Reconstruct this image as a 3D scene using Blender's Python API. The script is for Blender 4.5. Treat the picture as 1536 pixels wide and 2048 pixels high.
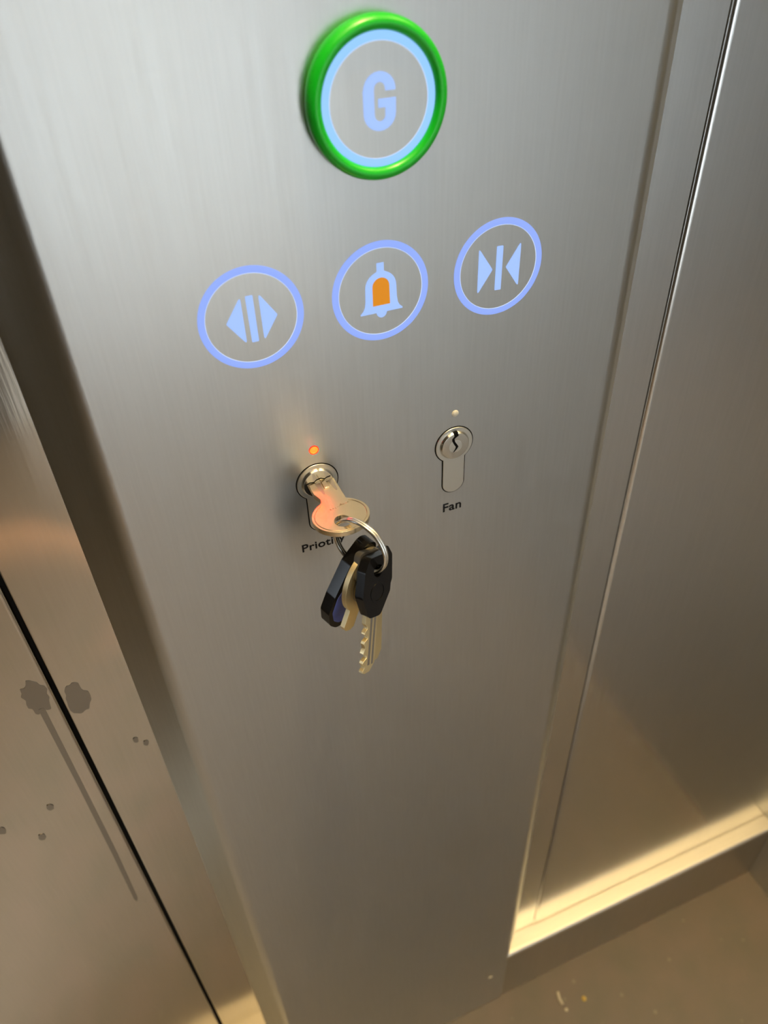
import bpy, bmesh, math, random
from mathutils import Vector, Matrix
random.seed(7)
for o in list(bpy.data.objects): bpy.data.objects.remove(o)
S = bpy.context.scene
COL = S.collection
MM = 0.001
FLOOR = -732.0            # millimetres below the right-hand lock

def P(x, y, z):           # millimetres (origin: centre of the right lock, on the panel face) -> metres
    return Vector((x*MM, y*MM, (z-FLOOR)*MM))

# ------------------------------------------------------------------ camera, world, lights, exposure
cam = bpy.data.cameras.new('camera'); co = bpy.data.objects.new('camera', cam); COL.objects.link(co)
cam.sensor_fit = 'VERTICAL'; cam.sensor_height = 36.0; cam.sensor_width = 27.0
cam.lens = 36.0*1547.0/2048.0
cam.clip_start = 0.005; cam.clip_end = 30
R = (Matrix.Rotation(math.radians(-20.897), 4, 'Z') @ Matrix.Rotation(math.radians(49.961), 4, 'X')
     @ Matrix.Rotation(math.radians(-2.468), 4, 'Z'))
co.matrix_world = Matrix.Translation(P(-123.3, -237.4, 187.9)) @ R
cam.dof.use_dof = True; cam.dof.focus_distance = 0.315; cam.dof.aperture_fstop = 11.0
S.camera = co
S.view_settings.view_transform = 'Standard'; S.view_settings.look = 'None'
S.view_settings.gamma = 1.0; S.view_settings.use_curve_mapping = False
S.view_settings.exposure = 0.06

W = bpy.data.worlds.new('world'); S.world = W; W.use_nodes = True
W.node_tree.nodes['Background'].inputs[0].default_value = (0.55, 0.6, 0.66, 1)
W.node_tree.nodes['Background'].inputs[1].default_value = 0.30

def area(name, loc, target, sx, sy, power, col):
    l = bpy.data.lights.new(name, 'AREA'); l.shape = 'RECTANGLE'; l.size = sx; l.size_y = sy
    l.energy = power; l.color = col
    o = bpy.data.objects.new(name, l); COL.objects.link(o); o.location = loc
    o.rotation_euler = (Vector(target)-Vector(loc)).to_track_quat('-Z', 'Y').to_euler()
    return o
CAR_L, CAR_R, CAR_B, CAR_T = -1000.0, 405.0, -1400.0, 1450.0
# cool fill added for the rear wall, an added warm spot, the car's own lamp (warm)
dl = area('cool_fill', P(-640, 90, 80), P(220, -1000, -180), 0.34, 1.2, 26.5, (0.80, 0.90, 1.0)); dl.data.spread = math.radians(95)
def spot(name, loc, target, power, col, cone, blend, rad):
    l = bpy.data.lights.new(name, 'SPOT'); l.energy = power; l.color = col; l.spot_size = math.radians(cone)
    l.spot_blend = blend; l.shadow_soft_size = rad
    o = bpy.data.objects.new(name, l); COL.objects.link(o); o.location = loc
    o.rotation_euler = (Vector(target)-Vector(loc)).to_track_quat('-Z', 'Y').to_euler(); return o
spot('warm_spot', P(-410, -740, 1440), P(-410, -790, -732), 3800.0, (1.0, 0.54, 0.27), 13.5, 0.3, 0.03)  # added spot: warm floor patch for the left door steel to reflect
spot('warm_spot', P(60, -240, 1440), P(60, -200, -732), 340.0, (1.0, 0.73, 0.34), 74, 0.5, 0.035)

# ------------------------------------------------------------------ materials
def mat(name, col, metal=0.0, rough=0.5, emis=None, estr=0.0, spec=0.5, coat=0.0, trans=0.0):
    m = bpy.data.materials.new(name); m.use_nodes = True
    b = m.node_tree.nodes['Principled BSDF']
    b.inputs['Base Color'].default_value = (*col, 1); b.inputs['Metallic'].default_value = metal
    b.inputs['Roughness'].default_value = rough; b.inputs['Specular IOR Level'].default_value = spec
    b.inputs['Coat Weight'].default_value = coat
    if emis: b.inputs['Emission Color'].default_value = (*emis, 1); b.inputs['Emission Strength'].default_value = estr
    return m

def noise_on(m, scale=(1, 1, 1), size=10.0, detail=4.0, to='rough', lo=0.2, hi=0.4, c1=None, c2=None, bump=0.0, fmin=0.3, fmax=0.7):
    nt = m.node_tree; N = nt.nodes; L = nt.links; b = N['Principled BSDF']
    tc = N.new('ShaderNodeTexCoord'); mp = N.new('ShaderNodeMapping'); no = N.new('ShaderNodeTexNoise')
    mp.inputs['Scale'].default_value = scale; no.inputs['Scale'].default_value = size; no.inputs['Detail'].default_value = detail
    L.new(tc.outputs['Object'], mp.inputs[0]); L.new(mp.outputs[0], no.inputs['Vector'])
    mr = N.new('ShaderNodeMapRange'); mr.inputs[1].default_value = fmin; mr.inputs[2].default_value = fmax
    L.new(no.outputs[0], mr.inputs[0])
    if to == 'rough':
        mr.inputs[3].default_value = lo; mr.inputs[4].default_value = hi; L.new(mr.outputs[0], b.inputs['Roughness'])
    if to == 'color':
        mx = N.new('ShaderNodeMix'); mx.data_type = 'RGBA'
        mx.inputs[6].default_value = (*c1, 1); mx.inputs[7].default_value = (*c2, 1)
        L.new(mr.outputs[0], mx.inputs[0]); L.new(mx.outputs[2], b.inputs['Base Color'])
    if bump:
        bu = N.new('ShaderNodeBump'); bu.inputs['Strength'].default_value = bump; bu.inputs['Distance'].default_value = 0.0005
        L.new(no.outputs[0], bu.inputs['Height'])
        prev = b.inputs['Normal'].links
        if prev: L.new(prev[0].from_socket, bu.inputs['Normal'])
        L.new(bu.outputs[0], b.inputs['Normal'])
    return m

def brushed(name, col, rough, aniso, tangent=(0, 0, 1), grain=0.025, colvar=0.025, wave=0.0, rot=0.0):
    m = mat(name, col, 1.0, rough)
    b = m.node_tree.nodes['Principled BSDF']; N = m.node_tree.nodes; L = m.node_tree.links
    v = N.new('ShaderNodeCombineXYZ')
    for i in range(3): v.inputs[i].default_value = tangent[i]
    L.new(v.outputs[0], b.inputs['Tangent'])
    b.inputs['Anisotropic'].default_value = aniso; b.inputs['Anisotropic Rotation'].default_value = rot
    sc = (1, 1, 0.035) if tangent[2] else (0.035, 1, 1)
    c1 = tuple(c*(1-colvar) for c in col); c2 = tuple(min(1, c*(1+colvar)) for c in col)
    noise_on(m, sc, 900.0, 3.0, 'color', c1=c1, c2=c2, bump=grain)
    noise_on(m, sc, 350.0, 5.0, 'rough', lo=rough*0.93, hi=rough*1.08)
    if wave:
        noise_on(m, (1, 1, 0.6), 11.0, 1.0, 'none', bump=1.0)
        [n for n in N if n.bl_idname == 'ShaderNodeBump'][-1].inputs['Distance'].default_value = wave*MM
    return m

STEEL = brushed('brushed_steel_panel', (0.54, 0.545, 0.54), 0.30, 0.5)
STEEL_R = brushed('brushed_steel_wall', (0.73, 0.735, 0.735), 0.17, 0.5)
STEEL_L = brushed('brushed_steel_return', (0.64, 0.60, 0.54), 0.09, 0.3, wave=2.5)
STEEL_LEDGE = brushed('ledge_steel', (0.84, 0.78, 0.66), 0.46, 0.2, tangent=(1, 0, 0))
KICK = brushed('kick_plate_steel', (0.50, 0.47, 0.42), 0.34, 0.2, wave=1.0)
SIDE = brushed('side_wall_steel', (0.60, 0.61, 0.61), 0.42, 0.1)
DARKWALL = mat('dark_brown_laminate', (0.055, 0.046, 0.033), 0.0, 0.5)
SILL = mat('sill_aluminium', (0.42, 0.38, 0.30), 1.0, 0.45)
NICKEL = mat('nickel', (0.74, 0.72, 0.66), 1.0, 0.16)
NICKEL_SAT = mat('satin_nickel', (0.70, 0.69, 0.64), 1.0, 0.34)
KEYM = noise_on(mat('key_nickel_silver', (0.90, 0.78, 0.56), 1.0, 0.4), (1, 1, 1), 1500, 3, 'rough', lo=0.22, hi=0.27)
BRASS = noise_on(mat('brass', (0.85, 0.62, 0.28), 1.0, 0.25), (1, 1, 1), 900, 3, 'rough', lo=0.18, hi=0.36, bump=0.1)
BLADE = mat('worn_nickel_blade', (0.55, 0.50, 0.44), 1.0, 0.30)
RINGM = mat('ring_steel', (0.90, 0.88, 0.82), 1.0, 0.24)
BLACKP = mat('black_plastic', (0.005, 0.005, 0.006), 0.0, 0.17, spec=0.32)
GREYP = mat('dark_grey_plastic', (0.045, 0.042, 0.038), 0.0, 0.35)
BRASSP = mat('polished_brass', (0.94, 0.78, 0.46), 1.0, 0.42)
BLUEP = mat('blue_plastic', (0.06, 0.085, 0.33), 0.0, 0.4)
DARK = mat('gap_black', (0.004, 0.004, 0.004), 0.0, 0.8, spec=0.1)
INK = mat('black_ink', (0.006, 0.006, 0.008), 0.0, 0.5, spec=0.2)
GREEN = mat('green_plastic', (0.005, 0.50, 0.018), 0.0, 0.33, spec=0.5)
GLOW = mat('lit_ring', (0.02, 0.02, 0.02), 0.0, 0.5, emis=(0.27, 0.40, 0.95), estr=1.0)
GLOWC = mat('lit_ring_cyan', (0.02, 0.02, 0.02), 0.0, 0.5, emis=(0.28, 0.56, 1.0), estr=1.05)
GLOWS = mat('lit_symbol', (0.02, 0.02, 0.02), 0.0, 0.5, emis=(0.35, 0.53, 1.0), estr=1.0)
GLOWE = mat('lit_edge', (0.02, 0.02, 0.02), 0.0, 0.5, emis=(0.62, 0.74, 1.0), estr=1.1)
AMBER = mat('lit_amber', (0.1, 0.04, 0.0), 0.0, 0.5, emis=(0.62, 0.215, 0.002), estr=1.0)
LEDC = mat('led_core', (0.2, 0.02, 0.0), 0.0, 0.4, emis=(1.0, 0.0045, 0.0004), estr=90.0)
LEDR = mat('led_rim', (0.3, 0.01, 0.0), 0.0, 0.4, emis=(1.0, 0.02, 0.01), estr=1.4)
LEDOFF = mat('led_off', (0.62, 0.60, 0.52), 0.0, 0.35)
DIFF = mat('lamp_diffuser', (0.9, 0.85, 0.75), 0.0, 0.5, emis=(1.0, 0.74, 0.42), estr=1.8)
PAINT = mat('ceiling_paint', (0.72, 0.68, 0.60), 0.0, 0.6)
REAR = brushed('rear_wall_laminate', (0.62, 0.61, 0.58), 0.45, 0.0); REAR.node_tree.nodes['Principled BSDF'].inputs['Metallic'].default_value = 0.0
STAIN = mat('dried_water_mark', (0.34, 0.325, 0.30), 1.0, 0.2)
DROP = mat('water_drop', (0.75, 0.72, 0.66), 1.0, 0.12)
FLOORM = noise_on(mat('floor_vinyl', (0.27, 0.21, 0.145), 0.0, 0.42), (1, 1, 1), 22, 3, 'color',
                  c1=(0.130, 0.110, 0.080), c2=(0.160, 0.122, 0.092))

nt = FLOORM.node_tree; vo = nt.nodes.new('ShaderNodeTexVoronoi'); vo.inputs['Scale'].default_value = 42
tc = nt.nodes.new('ShaderNodeTexCoord'); nt.links.new(tc.outputs['Object'], vo.inputs['Vector'])
mr = nt.nodes.new('ShaderNodeMapRange'); mr.inputs[1].default_value = 0.05; mr.inputs[2].default_value = 0.11; mr.inputs[3].default_value = 0.7; mr.inputs[4].default_value = 0.0
nt.links.new(vo.outputs['Distance'], mr.inputs[0]); mx = nt.nodes.new('ShaderNodeMix'); mx.data_type = 'RGBA'
b_ = nt.nodes['Principled BSDF']; src = b_.inputs['Base Color'].links[0].from_socket
nt.links.new(src, mx.inputs[6]); mx.inputs[7].default_value = (0.24, 0.20, 0.14, 1); nt.links.new(mr.outputs[0], mx.inputs[0]); nt.links.new(mx.outputs[2], b_.inputs['Base Color'])

# ------------------------------------------------------------------ mesh helpers (all in millimetres)
def link(name, bm, m, parent=None, smooth=True, wn=True, label=None, bev=0.0, seg=2):
    bmesh.ops.recalc_face_normals(bm, faces=bm.faces)
    me = bpy.data.meshes.new(name); bm.to_mesh(me); bm.free()
    me.materials.append(m)
    if smooth:
        for p in me.polygons: p.use_smooth = True
        me.set_sharp_from_angle(angle=math.radians(32))
    o = bpy.data.objects.new(name, me); COL.objects.link(o)
    if bev:
        b = o.modifiers.new('bevel', 'BEVEL'); b.width = bev*MM; b.segments = seg; b.limit_method = 'ANGLE'
        b.angle_limit = math.radians(40); b.harden_normals = False
    if smooth and wn:
        w = o.modifiers.new('wn', 'WEIGHTED_NORMAL'); w.keep_sharp = True; w.weight = 80
    if parent: o.parent = parent
    if label: o['label'] = label
    return o
def tag(o, label, cat, group=None):
    o['label'] = label; o['category'] = cat
    if group: o['group'] = group
    return o
def thing(name, loc, label, cat, group=None):
    o = bpy.data.objects.new(name, None); COL.objects.link(o); o.location = P(*loc); o.empty_display_size = 0.005
    return tag(o, label, cat, group)
def struct(name, bm, m, parent=None, **k):
    o = link(name, bm, m, parent, **k)
    if not parent: o['kind'] = 'structure'
    return o

def prism(outline, a, b, T, holes=(), bm=None):
    """outline: (u,v) list; T(u,v,d) -> Vector in scene; between depths a and b; holes are outlines cut out."""
    bm = bm or bmesh.new()
    if not holes:
        v0 = [bm.verts.new(T(u, v, a)) for u, v in outline]; v1 = [bm.verts.new(T(u, v, b)) for u, v in outline]
        bm.faces.new(v0); bm.faces.new(v1[::-1]); n = len(v0)
        for i in range(n): bm.faces.new((v0[i], v0[(i+1) % n], v1[(i+1) % n], v1[i]))
        return bm
    from mathutils.geometry import tessellate_polygon
    loops = [outline]+list(holes)
    flat = [p for l in loops for p in l]
    tris = tessellate_polygon([[Vector((p[0], p[1], 0)) for p in l] for l in loops])
    v0 = [bm.verts.new(T(u, v, a)) for u, v in flat]; v1 = [bm.verts.new(T(u, v, b)) for u, v in flat]
    for t in tris:
        try: bm.faces.new([v0[i] for i in t]); bm.faces.new([v1[i] for i in reversed(t)])
        except ValueError: pass
    k = 0
    for l in loops:
        n = len(l)
        for i in range(n): bm.faces.new((v0[k+i], v0[k+(i+1) % n], v1[k+(i+1) % n], v1[k+i]))
        k += n
    return bm
def circle(cx, cy, rx, ry=None, n=64, a0=0.0, a1=2*math.pi):
    ry = ry or rx; full = abs(a1-a0-2*math.pi) < 1e-6
    m = n if full else n-1
    return [(cx+rx*math.cos(a0+(a1-a0)*i/m), cy+ry*math.sin(a0+(a1-a0)*i/m)) for i in range(n)]
def rounded(poly, r, n=5):
    out = []; N = len(poly)
    for i in range(N):
        p = Vector(poly[i]); a = Vector(poly[i-1]); b = Vector(poly[(i+1) % N])
        d1 = (a-p).normalized(); d2 = (b-p).normalized()
        ang = d1.angle(d2); t = min(r/math.tan(ang/2), (a-p).length*0.45, (b-p).length*0.45)
        s = p+d1*t; e = p+d2*t
        for k in range(n+1):
            f = k/n; q = s*(1-f)**2+p*2*f*(1-f)+e*f*f; out.append((q.x, q.y))
    return out
def front(cx, cz):        # plane parallel to the panel; depth = distance out of the panel face
    return lambda u, v, d: P(cx+u, -d, cz+v)
def lathe(profile, T, n=96, close=True):
    """profile: (radius, depth) list, revolved round the panel normal"""
    bm = bmesh.new(); rings = []
    for r, d in profile:
        if r < 1e-6: rings.append([bm.verts.new(T(0, 0, d))])
        else: rings.append([bm.verts.new(T(r*math.cos(2*math.pi*i/n), r*math.sin(2*math.pi*i/n), d)) for i in range(n)])
    for A, B in zip(rings, rings[1:]):
        for i in range(n):
            j = (i+1) % n
            if len(A) == 1: bm.faces.new((A[0], B[i], B[j]))
            elif len(B) == 1: bm.faces.new((A[i], A[j], B[0]))
            else: bm.faces.new((A[i], A[j], B[j], B[i]))
    if close and len(rings[0]) > 1 and len(rings[-1]) > 1:
        A, B = rings[-1], rings[0]
        for i in range(n): bm.faces.new((A[i], A[(i+1) % n], B[(i+1) % n], B[i]))
    return bm
def tube(pts, r, n=12, closed=False, bm=None):
    bm = bm or bmesh.new(); N = len(pts); rings = []
    up = Vector((0.3, 0.2, 0.93))
    for i, p in enumerate(pts):
        a = pts[i-1] if (i or closed) else pts[0]; b = pts[(i+1) % N] if (i < N-1 or closed) else pts[-1]
        t = (b-a).normalized(); s = t.cross(up).normalized(); q = s.cross(t)
        rings.append([bm.verts.new(p+(s*math.cos(k*2*math.pi/n)+q*math.sin(k*2*math.pi/n))*r*MM) for k in range(n)])
    for i in range(N if closed else N-1):
        A, B = rings[i], rings[(i+1) % N]
        for k in range(n): bm.faces.new((A[k], A[(k+1) % n], B[(k+1) % n], B[k]))
    if not closed: bm.faces.new(rings[0][::-1]); bm.faces.new(rings[-1])
    return bm
def box(x0, x1, y0, y1, z0, z1, bm=None):
    return prism([(x0, z0), (x1, z0), (x1, z1), (x0, z1)], -y0, -y1, front(0, 0), bm=bm)
def profile_z(pts, z0, z1):   # plan outline (x,y) extruded upwards
    return prism(pts, z0, z1, lambda u, v, d: P(u, v, d))
def lettering(name, text, x, z, size, parent, width=1.0, bold=0.0, shear=0.0):
    c = bpy.data.curves.new('t', 'FONT'); c.body = text; c.size = size*MM; c.offset = bold*MM; c.extrude = 0.04*MM; c.space_character = 1.05
    t = bpy.data.objects.new('t', c); COL.objects.link(t)
    bpy.context.view_layer.update()
    me = bpy.data.meshes.new_from_object(t.evaluated_get(bpy.context.evaluated_depsgraph_get()))
    bpy.data.objects.remove(t)
    xs = [v.co.x for v in me.vertices]; w = max(xs)-min(xs); k = width*MM/w; x0 = min(xs)
    for v in me.vertices:
        v.co = P(x, -0.06, z)+Vector(((v.co.x-x0)*k, -v.co.z, v.co.y))
    me.materials.clear(); me.materials.append(INK)
    o = bpy.data.objects.new(name, me); COL.objects.link(o); o.parent = parent
    return o

# ------------------------------------------------------------------ the setting
struct('floor', box(-1100, 500, -1500, 60, FLOOR-30, FLOOR), FLOORM, smooth=False)
struct('ceiling', box(-1100, 500, -1500, 60, CAR_T, CAR_T+30), PAINT, smooth=False)
struct('wall_rear', box(-1100, 500, CAR_B-30, CAR_B, FLOOR, CAR_T), REAR, smooth=False)
struct('baseboard_rear', box(CAR_L, CAR_R, CAR_B, CAR_B+14, FLOOR, -545), KICK, smooth=False)
struct('trim_7', box(CAR_L, -330, CAR_B, CAR_B+20, FLOOR, CAR_T), DARKWALL, smooth=False)      # brown laminate bay of the rear wall
struct('wall_right', box(CAR_R, CAR_R+30, CAR_B, 60, FLOOR, CAR_T), SIDE, smooth=False)
struct('wall_left', box(CAR_L-30, CAR_L, CAR_B, 60, FLOOR, CAR_T), DARKWALL, smooth=False)
struct('trim_1', box(-200, -170, 19.5, 40, FLOOR, CAR_T), DARK, smooth=False)          # dark shaft behind the door gap
struct('trim_2', box(-184.6, -150, 17, 19.4, FLOOR, CAR_T), STEEL_L, bev=0.5)          # return beside the panel
def edge_panel(x0, x1, y, r, side):
    # sheet with a rolled edge on one side
    pts = [(x0, y+3), (x1, y+3), (x1, y), (x0, y)]
    if side == 'R': arc = [(x1-r+r*math.sin(a), y+r-r*math.cos(a)) for a in [math.pi/2*i/8 for i in range(8, -1, -1)]]; pts = [(x0, y+3+r), (x1, y+3+r)]+arc+[(x0, y)]
    else: arc = [(x0+r-r*math.sin(a), y+r-r*math.cos(a)) for a in [math.pi/2*i/8 for i in range(0, 9)]]; pts = [(x0, y+3+r), (x1, y+3+r), (x1, y)]+arc
    return pts
struct('door_1', profile_z(edge_panel(-490, -186.6, 16.6, 1.8, 'R'), FLOOR+3, CAR_T-5), STEEL_L)
struct('wall_front', box(74, 113.4, 17, 20, -624.0, CAR_T), STEEL_R, smooth=False)
struct('trim_3', profile_z(edge_panel(114.4, 404.6, 16.0, 2.6, 'L'), -623.4, CAR_T), STEEL_R)
struct('trim_4', box(74, 404.6, 20.5, 30, -640, CAR_T), DARK, smooth=False)
bm = box(-985, -156, -70, 14, FLOOR, FLOOR+4)
for k in range(4): box(-985, -156, -62+k*18, -52+k*18, FLOOR+4, FLOOR+6, bm)
struct('trim_6', bm, SILL, smooth=False)      # door sill
# ledge over the kick plate, with a soft front nose
nose = [(19.5, -625.6)]+[(0.2+3.0-3.0*math.sin(a), -625.6-3.0+3.0*math.cos(a)) for a in [math.pi/2*i/8 for i in range(9)]]+[(0.2, -632), (19.5, -632)]
bm = prism(nose, 72.0, 404.6, lambda u, v, d: P(d, u, v)); struct('trim_5', bm, STEEL_LEDGE)
struct('baseboard_front', box(72, 404.6, 1.2, 6, FLOOR, -631), KICK, smooth=False)

# ------------------------------------------------------------------ control panel
panel = thing('control_panel', (-30, 0, FLOOR), 'tall raised brushed steel control panel with sloping sides carrying all the buttons', 'control panel')
def fillet(pts, r, n=10):
    out = []
    for i, p in enumerate(pts):
        if i in (0, len(pts)-1): out.append(p); continue
        p = Vector(p); a = Vector(pts[i-1]); b = Vector(pts[i+1]); d1 = (a-p).normalized(); d2 = (b-p).normalized()
        ang = d1.angle(d2); t = r/math.tan(ang/2); s = p+d1*t; e = p+d2*t
        c = p+(d1+d2).normalized()*(r/math.sin(ang/2)); va = s-c; vb = e-c; full = va.angle(vb)
        sg = 1 if va.cross(vb) > 0 else -1
        for k in range(n+1): q = c+Matrix.Rotation(sg*full*k/n, 2) @ va; out.append((q.x, q.y))
    return out
sec = fillet([(-153.8, 17), (-137.5, 0), (76.0, 0), (92.4, 17)], 9.0)
o = link('face_sheet', profile_z(sec, FLOOR+0.5, 1250), STEEL, panel); o.parent = panel
def world_parent(o, p):
    o.parent = p; o.matrix_parent_inverse = Matrix.Translation(p.location).inverted()
def adopt(p):
    for o in list(bpy.data.objects):
        if o.parent is p and o.type == 'MESH' and not o.get('_ok'):
            o.matrix_parent_inverse = Matrix.Translation(p.location).inverted(); o['_ok'] = 1
lettering('lettering', 'Priotity', -70.3, -34.7, 5.7, panel, 19.3, 0.10)
lettering('lettering', 'Fan', -4.5, -35.7, 6.6, panel, 9.0, 0.12)
adopt(panel)

# ------------------------------------------------------------------ buttons
XB, SP, ZB, RO, RI = -30.3, 46.22, 73.5, 18.0, 15.6
def ring_outline(r, n=96): return circle(0, 0, r, n=n)
def button(name, x, z, d, label, cat, glow):
    t = thing(name, (x, -d, z), label, cat)
    T = front(x, z)
    link('light_ring', lathe([(RI, d-0.3), (RI, d+0.12), (RI+0.12, d+0.16), (RO-0.12, d+0.16), (RO, d+0.12), (RO, d-0.3)], T), glow, t, wn=False)
    link('ring_edge', lathe([(RI-0.1, d+0.0), (RI-0.1, d+0.18), (RI+0.03, d+0.18), (RI+0.03, d+0.0)], T), GLOWE, t, wn=False)
    link('button_face', prism(ring_outline(RI-0.12), -0.2, d+0.08, T), STEEL, t, smooth=False)
    return t, T
def symbol(t, T, name, poly, d, m, r=0.35):
    o = link(name, prism(rounded(poly, r), d, d+0.16, T), m, t, smooth=False); return o
# door open
t, T = button('door_open_button', XB-SP, ZB, 0, 'round button with outward arrowheads either side of two bars, blue-lit ring, leftmost in its row', 'button', GLOW)
symbol(t, T, 'left_arrow', [(-2.85, 8.3), (-2.85, -8.5), (-8.75, -0.2)], 0.08, GLOWS, 0.5)
symbol(t, T, 'bar', [(-1.2, 8.1), (1.3, 8.1), (1.3, -8.3), (-1.1, -8.3)], 0.08, GLOWS)
symbol(t, T, 'right_arrow', [(3.2, 8.3), (3.2, -8.5), (8.8, -0.2)], 0.08, GLOWS, 0.5); adopt(t)
# door close
t, T = button('door_close_button', XB+SP, ZB, 0, 'round button with arrowheads pointing inward to one bar, blue-lit ring, rightmost in its row', 'button', GLOW)
symbol(t, T, 'left_arrow', [(-8.3, 8.4), (-8.3, -8.6), (-2.45, -0.2)], 0.08, GLOWS, 0.4)
symbol(t, T, 'bar', [(-1.1, 8.1), (1.45, 8.0), (1.4, -8.5), (-1.1, -8.4)], 0.08, GLOWS)
symbol(t, T, 'right_arrow', [(8.75, 8.2), (8.7, -8.6), (3.0, -0.3)], 0.08, GLOWS, 0.4); adopt(t)
# alarm
t, T = button('alarm_button', XB, ZB, 0, 'round alarm button with a blue-lit bell outline filled amber', 'button', GLOW)
bell = [(-1.3, 10.5), (1.3, 10.5), (1.3, 7.6)]
bell += [(0+5.75*math.sin(a), 1.9+5.6*math.cos(a)) for a in [0.35+i*(math.pi/2-0.35)/8 for i in range(9)]]
bell += [(5.9, -2.5), (6.2, -4.6), (6.9, -6.0), (8.0, -7.0), (7.9, -7.4), (2.0, -7.4)]
bell += [(1.9*math.cos(a), -7.5+1.9*math.sin(a)) for a in [-i*math.pi/8 for i in range(1, 8)]]
bell += [(-2.0, -7.4), (-7.9, -7.4), (-8.0, -7.0), (-6.9, -6.0), (-6.2, -4.6), (-5.9, -2.5)]
bell += [(-5.75*math.sin(a), 1.9+5.6*math.cos(a)) for a in [0.35+i*(math.pi/2-0.35)/8 for i in range(8, -1, -1)]]
bell += [(-1.3, 7.6)]
inner = [(-3.25, -4.8), (3.3, -4.8)]+[(3.2*math.cos(a), 2.1+3.2*math.sin(a)) for a in [i*math.pi/16 for i in range(17)]]
link('bell_outline', prism(bell, 0.08, 0.24, T, holes=[inner]), GLOWS, t, smooth=False)
inn2 = [(u*0.99, v*0.99) for u, v in inner]
link('bell_body', prism(inn2, 0.08, 0.20, T), AMBER, t, smooth=False); adopt(t)
# ground floor button with the green collar
ZG = 134.15
t, T = button('ground_floor_button', XB, ZG, 4.5, 'large raised round button with a thick green collar and glowing letter G', 'button', GLOWC)
prof = [(18.05, -0.3), (18.05, 4.9), (18.25, 5.5), (18.7, 6.1), (19.3, 6.5), (20.0, 6.6), (20.7, 6.4), (21.3, 5.9), (21.75, 5.2), (22.0, 4.2), (22.05, 3.0), (21.9, 1.6), (21.6, 0.6), (21.5, -0.3)]
link('green_collar', lathe(prof, T), GREEN, t, wn=False)
def gpoly():
    w, h, s = 5.1, 7.9, 3.5
    o_ = [(w, 2.75)]
    o_ += [(w, 3.3)]
    o_ += [(0.1+(w-0.1)*math.cos(a), 3.1+4.8*math.sin(a)) for a in [i*math.pi/12 for i in range(1, 12)]]
    o_ += [(-w, 3.0), (-w, -3.2)]
    o_ += [(-(w)*math.cos(a)+0.1*0, -3.1-4.8*math.sin(a)) for a in [i*math.pi/12 for i in range(1, 12)]]
    o_ += [(w, -3.2), (w+0.1, 0.75), (-0.4, 0.75), (-0.4, -1.6), (1.85, -1.6)]
    o_ += [(0.1+1.8*math.cos(a), -3.4-1.9*math.sin(a)) for a in [i*math.pi/8 for i in range(1, 8)]]
    o_ += [(-1.7, -3.3), (-1.7, 3.2)]
    o_ += [(0.1-1.8*math.cos(a), 3.3+1.9*math.sin(a)) for a in [i*math.pi/8 for i in range(1, 8)]]
    o_ += [(1.9, 3.2), (1.95, 2.75)]
    return o_
link('letter_g', prism(gpoly(), 4.55, 4.76, T), GLOWS, t, smooth=False)
adopt(t)

# ------------------------------------------------------------------ indicator lamps
t = thing('indicator_lamp', (-60.5, 0, 15.4), 'small indicator lamp glowing orange red above the lock holding the key', 'indicator light')
T = front(-60.5, 15.4)
link('lens', lathe([(1.65, -0.2), (1.65, 0.2), (1.3, 0.5), (0.7, 0.7), (0, 0.75)], T, 32, close=False), LEDC, t, wn=False)
link('rim', lathe([(1.68, -0.2), (1.68, 0.25), (1.95, 0.25), (1.95, -0.2)], T, 32), LEDR, t, wn=False); adopt(t)
T = front(0.1, 15.25)
o = link('indicator_lamp', lathe([(1.55, -0.2), (1.55, 0.15), (1.2, 0.45), (0.6, 0.6), (0, 0.65)], T, 32, close=False), LEDOFF, wn=False)
tag(o, 'small unlit whitish indicator lamp above the empty lock', 'indicator light')

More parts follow.
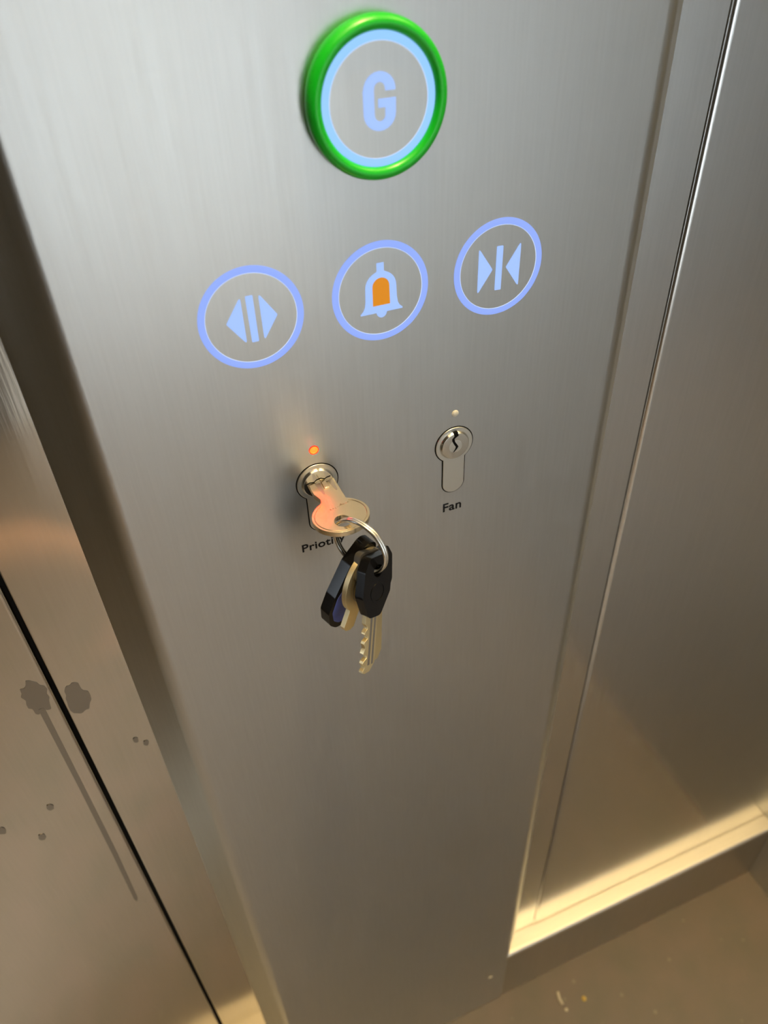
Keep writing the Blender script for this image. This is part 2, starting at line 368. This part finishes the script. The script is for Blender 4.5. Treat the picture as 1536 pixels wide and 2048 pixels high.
# ------------------------------------------------------------------ locks
def lock(x, label, keyed):
    t = thing('lock_cylinder', (x, 0, 0), label, 'lock')
    T = front(x, 0)
    def outl(g):
        r = 8.5+g; w = 5.05+g; a0 = -math.asin(w/r)
        c = [(r*math.sin(a), r*math.cos(a)) for a in [(-math.pi+math.asin(w/r))+i*(2*math.pi-2*math.asin(w/r))/48 for i in range(49)]]
        zb = -25.07-g; rr = w
        tail = [(w, -20.2)]+[(rr*math.cos(b), zb+4.9+g+(4.9+g)*-math.sin(b)) for b in [i*math.pi/16 for i in range(1, 16)]]+[(-w, -20.2)]
        return c+tail
    link('surround_gap', prism(outl(0.42), -0.1, 0.05, T), DARK, t, smooth=False)  # black sheet stands for the shadow in the gap round the lock
    link('body_plate', prism(outl(0.0), -0.1, 0.45, T), NICKEL_SAT, t, bev=0.2)
    link('core', lathe([(6.75, 0.3), (6.75, 0.55), (6.2, 1.5), (6.0, 1.62), (0, 1.62)], T, 72, close=False), NICKEL, t)
    if not keyed:
        link('plug', lathe([(3.0, 1.5), (3.0, 1.70), (2.8, 1.74), (0, 1.74)], T, 48, close=False), NICKEL_SAT, t)
        cl = [(0, 6.15, 1.9), (0.3, 5.2, 1.8), (-0.5, 4.5, 1.1), (-1.15, 3.9, 1.0), (-0.95, 2.5, 1.1), (-0.1, 1.0, 1.25), (0.6, -0.2, 1.2), (0.3, -1.1, 1.0), (-0.3, -1.9, 0.7), (-0.95, -2.7, 0.4)]
        kw = [(x-w/2, z) for x, z, w in cl]+[(x+w/2, z) for x, z, w in reversed(cl)]
        link('keyway', prism(kw, 1.6, 1.80, T), DARK, t, smooth=False)
        link('keyway', prism([(-0.95, 5.9), (0.95, 5.9), (0.95, 6.8), (-0.95, 6.8)], 0.5, 1.66, T), DARK, t, smooth=False)
    else:
        ln = [(-5.5, 0.9), (-3.6, 1.6), (-1.8, 1.3), (-0.7, 2.2), (1.1, 2.5), (2.7, 1.7), (3.6, 2.2), (5.2, 2.4)]
        link('keyway', prism([(x, z-0.22) for x, z in ln]+[(x, z+0.22) for x, z in reversed(ln)], 1.55, 1.70, T), DARK, t, smooth=False)
    adopt(t); return t
lock(0, 'empty key lock with an open keyway above the word Fan', False)
lock(-60.5, 'key lock above the word Priority with a key turned sideways in it', True)

# ------------------------------------------------------------------ the key in the lock (turned so its blade lies flat)
KX = -59.3
key = thing('lock_key', (KX, -20, 0), 'pale metal key with wide oval bow sticking out of the lock', 'key')
flat = lambda u, v, d: P(KX+u, v, d)
bow = []
for i in range(73):
    a = math.radians(118-i*(360-56)/72)      # leave the neck open at the top
    ex = 11.0*math.cos(a); ey = 9.9*math.sin(a)
    bow.append((ex, -24.3+ey))
neck = [(4.9, -13.2), (5.1, -11.5), (5.1, -1.7), (-5.4, -1.7), (-5.4, -8.5), (-4.0, -11.2), (-4.0, -13.0)]
outline = [b for b in bow]
# order: start at upper left of the bow going clockwise to the upper right, then the neck back to the wall
right = circle(0, -24.3, 11.0, 9.9, 60, math.radians(62), math.radians(62-304))
outline = right[::1]
outline = outline+[(-4.4, -14.6), (-4.0, -12.8), (-4.6, -10.8), (-5.4, -8.6), (-5.4, -1.7), (5.2, -1.7), (5.2, -12.6), (5.3, -14.2)]
hole = circle(-0.6, -27.9, 3.1, 3.4, 32)
link('bow', prism(outline, -1.1, 1.1, flat, holes=[hole]), KEYM, key, bev=0.25)
# raised rim line round the bow
rim = [flat(10.0*math.cos(a), -24.3+8.9*math.sin(a), 1.12) for a in [2*math.pi*i/72 for i in range(72)] if not (58 < math.degrees(a) < 122)]
i0 = next(i for i, a in enumerate([2*math.pi*i/72 for i in range(72)]) if math.degrees(a) >= 122)
n_lo = len([1 for i in range(72) if 2*math.pi*i/72*57.2958 <= 58])
rim = rim[n_lo:]+rim[:n_lo]
link('rim_line', tube(rim, 0.16, 6), KEYM, key)
# tapered milled cuts in the blade's top face
for cx, y0, y1 in ((-2.0, -2.6, -10.4), (3.4, -2.2, -9.8)):
    cut = [(cx-1.1, y0), (cx+1.1, y0), (cx+0.35+0.3, y1+0.5), (cx+0.3, y1), (cx-0.05, y1+0.5)]
    link('milled_cut', prism(cut, 1.0, 1.16, flat), BLADE, key, smooth=False, label='darker tapered cut milled in the blade')
link('raised_rib', prism([(-0.5, -1.8), (1.6, -1.8), (1.6, -7.0), (-0.5, -7.0)], 1.0, 1.5, flat), KEYM, key, bev=0.2)
# worn illegible stamping
bm = bmesh.new()
for i in range(9):
    x = -2.6+i*0.95; y = -20.4+i*0.22+random.uniform(-.2, .2)
    tube([flat(x, y, 1.12), flat(x+random.uniform(-.3, .5), y+random.uniform(.5, 1.0), 1.12), flat(x+.5, y+random.uniform(-.1, .4), 1.12)], 0.08, 5, bm=bm)
link('worn_stamping', bm, BLADE, key); adopt(key)

# ------------------------------------------------------------------ key ring (double coil)
RC = Vector((-56.0, -34.6, -7.7)); AL = math.radians(57.0); RR = 11.7
h = Vector((math.cos(AL), -math.sin(AL), 0)); nrm = Vector((math.sin(AL), math.cos(AL), 0))
pts = []
NT = 200
for i in range(NT+1):
    f = i/NT; a = math.radians(250)+f*4*math.pi*0.985
    off = (f-0.5)*1.9
    q = RC+(h*math.cos(a)+Vector((0, 0, 1))*math.sin(a))*RR+nrm*off
    pts.append(P(*q))
o = link('key_ring', tube(pts, 0.78, 12), RINGM, wn=False)
tag(o, 'double coil steel key ring looped through the hole of the key in the lock', 'key ring')

# ------------------------------------------------------------------ things hanging on the ring
def hang(O, beta, lean_n=0.0, lean_t=0.0, k=1.0):
    b = math.radians(beta)
    t_ = Vector((math.cos(b), math.sin(b), 0)); n_ = Vector((math.sin(b), -math.cos(b), 0)); k_ = Vector((0, 0, 1))
    M3 = Matrix.Rotation(math.radians(lean_n), 3, t_) @ Matrix.Rotation(math.radians(lean_t), 3, n_)
    t_, n_, k_ = M3 @ t_, M3 @ n_, M3 @ k_
    O = Vector(O)
    def T(u, v, d):
        q = O+t_*(u*k)+k_*(v*k)+n_*d; return P(q.x, q.y, q.z)
    return T
def blade_outline(w, L, teeth, z0, side=-1):
    """key blade hanging down from z0; teeth cut on the -u side"""
    o_ = [(w/2, z0), (w/2, z0-L+w*0.45), (w*0.12, z0-L), (-w*0.28, z0-L-0.3)]
    n = len(teeth); step = (L-5.0)/n
    z = z0-L+0.6
    o_.append((-w/2+0.3, z))
    for d in teeth:
        o_ += [(-w/2+d*0.2, z+step*0.18), (-w/2+d, z+step*0.42), (-w/2+d, z+step*0.62), (-w/2+0.0, z+step*0.95)]
        z += step
    o_ += [(-w/2, z0)]
    return o_
# 1. teardrop fob
O1 = (-54.6, -30.9, -15.8)
t = thing('key_fob', O1, 'black teardrop fob with a blue face hanging leftmost on the key ring', 'key fob')
fobT = hang(O1, 22, 5.6, -27, 0.78)
fo = rounded([(-3.4, 9.5), (3.4, 9.5), (8.5, -3.0), (11.5, -22.0), (11.0, -32.0), (6.5, -40.0), (0, -43.0), (-6.5, -40.0), (-11.0, -32.0), (-11.5, -22.0), (-9.8, -3.0)], 5.5, 6)
link('shell', prism(fo, -2.6, 2.4, fobT, holes=[circle(0, 2.2, 2.8, n=24)]), BLACKP, t, bev=0.9, seg=4)
fi = rounded([(-5.0, -9.0), (5.0, -9.0), (9.3, -23.0), (8.4, -32.0), (4.8, -37.5), (0, -39.5), (-4.8, -37.5), (-8.4, -32.0), (-9.3, -23.0)], 4.0, 6)
link('face_insert', prism(fi, 2.2, 2.55, fobT), BLUEP, t, bev=0.15, label='blue inset face')
adopt(t)
# 2. key with a round bow, seen on edge
O2 = (-53.2, -35.0, -16.8)
t = thing('house_key', O2, 'flat brass key with round bow seen on edge between fob and black-headed key', 'key')
kT = hang(O2, 31, 0.8, -34)
bw = circle(0, -7.0, 11.3, 13.2, 64, math.radians(-72), math.radians(252))
ol = bw+[(-3.4, -20.5), (-3.4, -27.0), (-1.5, -28.5), (1.5, -28.5), (3.4, -27.0), (3.4, -20.5)]
link('bow', prism(ol, -1.0, 1.0, kT, holes=[circle(0, 1.0, 2.8, n=24)]), BRASSP, t, bev=0.2)
link('face_groove', prism(circle(0, -8.0, 7.0, 8.0, 40), 0.95, 1.06, kT, holes=[circle(0, -8.0, 6.5, 7.5, 40)]), BLADE, t, smooth=False)
adopt(t)
# 3. black-headed key in front
O3 = (-53.5, -39.8, -16.0)
t = thing('car_key', O3, 'key with large black plastic head and long toothed blade, front of the bunch', 'key')
kT = hang(O3, 29.4, -11, -23, 0.74)
hd = rounded([(-7.0, 8.0), (6.0, 9.0), (11.0, 3.0), (11.0, -13.0), (4.5, -25.0), (-4.5, -25.0), (-10.5, -13.0), (-10.0, 1.0)], 3.5, 5)
link('head', prism(hd, -1.2, 2.9, kT, holes=[circle(0.0, 0.2, 3.4, n=24)]), BLACKP, t, bev=0.9, seg=4)
lug = rounded([(-8.5, 9.5), (7.5, 9.5), (8.5, -6.0), (-9.5, -6.0)], 3.4, 5)
link('rear_shell', prism(lug, -4.0, -1.2, kT, holes=[circle(0.0, 0.2, 3.4, n=24)]), GREYP, t, bev=0.7, seg=3, label='dark grey rear half of the head')
link('emblem_ring', prism(circle(0.8, -11.5, 5.4, n=36), 2.8, 3.15, kT, holes=[circle(0.8, -11.5, 4.7, n=36)]), BLACKP, t, bev=0.1)
bl = blade_outline(9.6, 33.0, [1.6, 3.0, 1.1, 2.8, 1.7], -24.0)
link('blade', prism(bl, -0.4, 1.5, kT), BRASSP, t, bev=0.08)
for u0, u1 in ((-0.9, 0.7), (1.9, 3.4)):
    link('blade_groove', prism([(u0, -25), (u1, -25), (u1, -53), (u0, -53)], 1.45, 1.54, kT), BLADE, t, smooth=False, label='grey groove along the blade')
adopt(t)
# 4. second key behind, right
O4 = (-50.2, -35.4, -20.2)
t = thing('car_key', O4, 'key with smaller black head and shorter brass blade, hanging rightmost behind the bunch', 'key')
kT = hang(O4, 36.3, -8.2, -18.9, 0.78)
hd = rounded([(-4.0, 9.0), (7.0, 10.0), (11.5, 4.0), (12.0, -10.0), (6.0, -20.0), (-3.0, -20.0), (-6.5, -12.0), (-6.0, 1.0)], 3.0, 5)
link('head', prism(hd, -1.6, 1.4, kT, holes=[circle(0, 3.5, 2.8, n=24)]), BLACKP, t, bev=0.8, seg=4)
bl = blade_outline(8.6, 32.0, [1.3, 2.4, 1.0, 2.3, 1.5], -19.0)
link('blade', prism(bl, -1.0, 0.9, kT), BRASSP, t, bev=0.08)
adopt(t)

# ------------------------------------------------------------------ marks on the door and return, dirt on the floor
def splat(name, parent, cx, cz, rx, rz, y, m, seed, n=26, jag=0.17, th=0.12, label=None):
    rnd = random.Random(seed)
    ol_ = []
    for i in range(n):
        a = 2*math.pi*i/n; k = 1+rnd.uniform(-jag, jag)
        ol_.append((cx+rx*k*math.cos(a), cz+rz*k*math.sin(a)))
    ol_ = rounded(ol_, 1.2, 3)
    return link(name, prism(ol_, -y, -y+th, front(0, 0)), m, parent, smooth=False, label=label)
door = bpy.data.objects['door_1']; ret = bpy.data.objects['trim_2']
splat('water_mark', door, -193.6, -88, 5.2, 11, 16.6, STAIN, 1)
splat('water_mark', door, -198.0, -94, 4.0, 6, 16.75, STAIN, 5)
splat('water_mark', ret, -178.6, -98, 4.8, 11, 17.0, STAIN, 2)
dr = [(-195.2, -96), (-192.6, -96), (-193.2, -160), (-194.0, -230), (-195.6, -284), (-196.9, -289), (-197.8, -284), (-196.6, -230), (-195.6, -160)]
link('drip_mark', prism(rounded(dr, 1.0, 3), -16.6, -16.4, front(0, 0)), STAIN, door, smooth=False)
for cx, cz, r in ((-211.5, -168, 1.6), (-222, -190, 1.7), (-236, -173, 1.8)):
    splat('water_drop', door, cx, cz, r, r*1.7, 16.6, STAIN, int(-cz), 14, 0.12, 0.3)
for cx, cz, r in ((-162.5, -140, 1.3), (-158.6, -145, 1.3)):
    splat('water_drop', ret, cx, cz, r, r*1.7, 17.0, STAIN, int(-cx), 14, 0.1, 0.3)

WH = mat('pale_crumb', (0.66, 0.58, 0.42), 0.0, 0.7); YE = mat('yellow_crumb', (0.62, 0.42, 0.10), 0.0, 0.7)
def blob(name, x, y, z, r, m, label, cat, sc=(1, 1, 0.5), group=None):
    bm = bmesh.new(); bmesh.ops.create_icosphere(bm, subdivisions=2, radius=r*MM)
    for v in bm.verts:
        k = 1+random.uniform(-.15, .15); v.co = Vector((v.co.x*sc[0]*k, v.co.y*sc[1]*k, v.co.z*sc[2]*k))+P(x, y, z)
    return tag(link(name, bm, m, wn=False), label, cat, group)
# ceiling lamp of the car
t = thing('ceiling_light', (-300, -650, CAR_T), 'warm square ceiling light of the lift car', 'ceiling light')
link('diffuser', box(-750, 250, -1050, -150, CAR_T-12, CAR_T-6), DIFF, t, smooth=False)
link('frame', prism([(-770, -1070), (270, -1070), (270, -130), (-770, -130)], CAR_T-15, CAR_T, lambda u, v, d: P(u, v, d),
     holes=[[(-750, -1050), (250, -1050), (250, -150), (-750, -150)]]), PAINT, t, smooth=False)
adopt(t)
DEBRIS = True
bm = tube([P(132.3, -20, FLOOR+1), P(130.5, -26, FLOOR+1.3), P(130.7, -32, FLOOR+1)], 1.4, 8)
tag(link('crumb', bm, WH), 'curled pale scrap lying on the brown floor beside the steel kick plate', 'debris')
blob('crumb', 154.4, -36, FLOOR+0.9, 2.3, YE, 'tiny yellow crumb on the brown floor', 'debris')
blob('crumb', 132, -37.5, FLOOR+0.6, 1.7, WH, 'tiny pale crumb at the lower end of the curled scrap on the floor', 'debris')
blob('paint_fleck', 58.2, -0.3, -658.6, 2.4, WH, 'small white fleck stuck low on the steel panel near the floor', 'fleck', (1, 0.25, 1))
for o in bpy.data.objects:
    if '_ok' in o: del o['_ok']
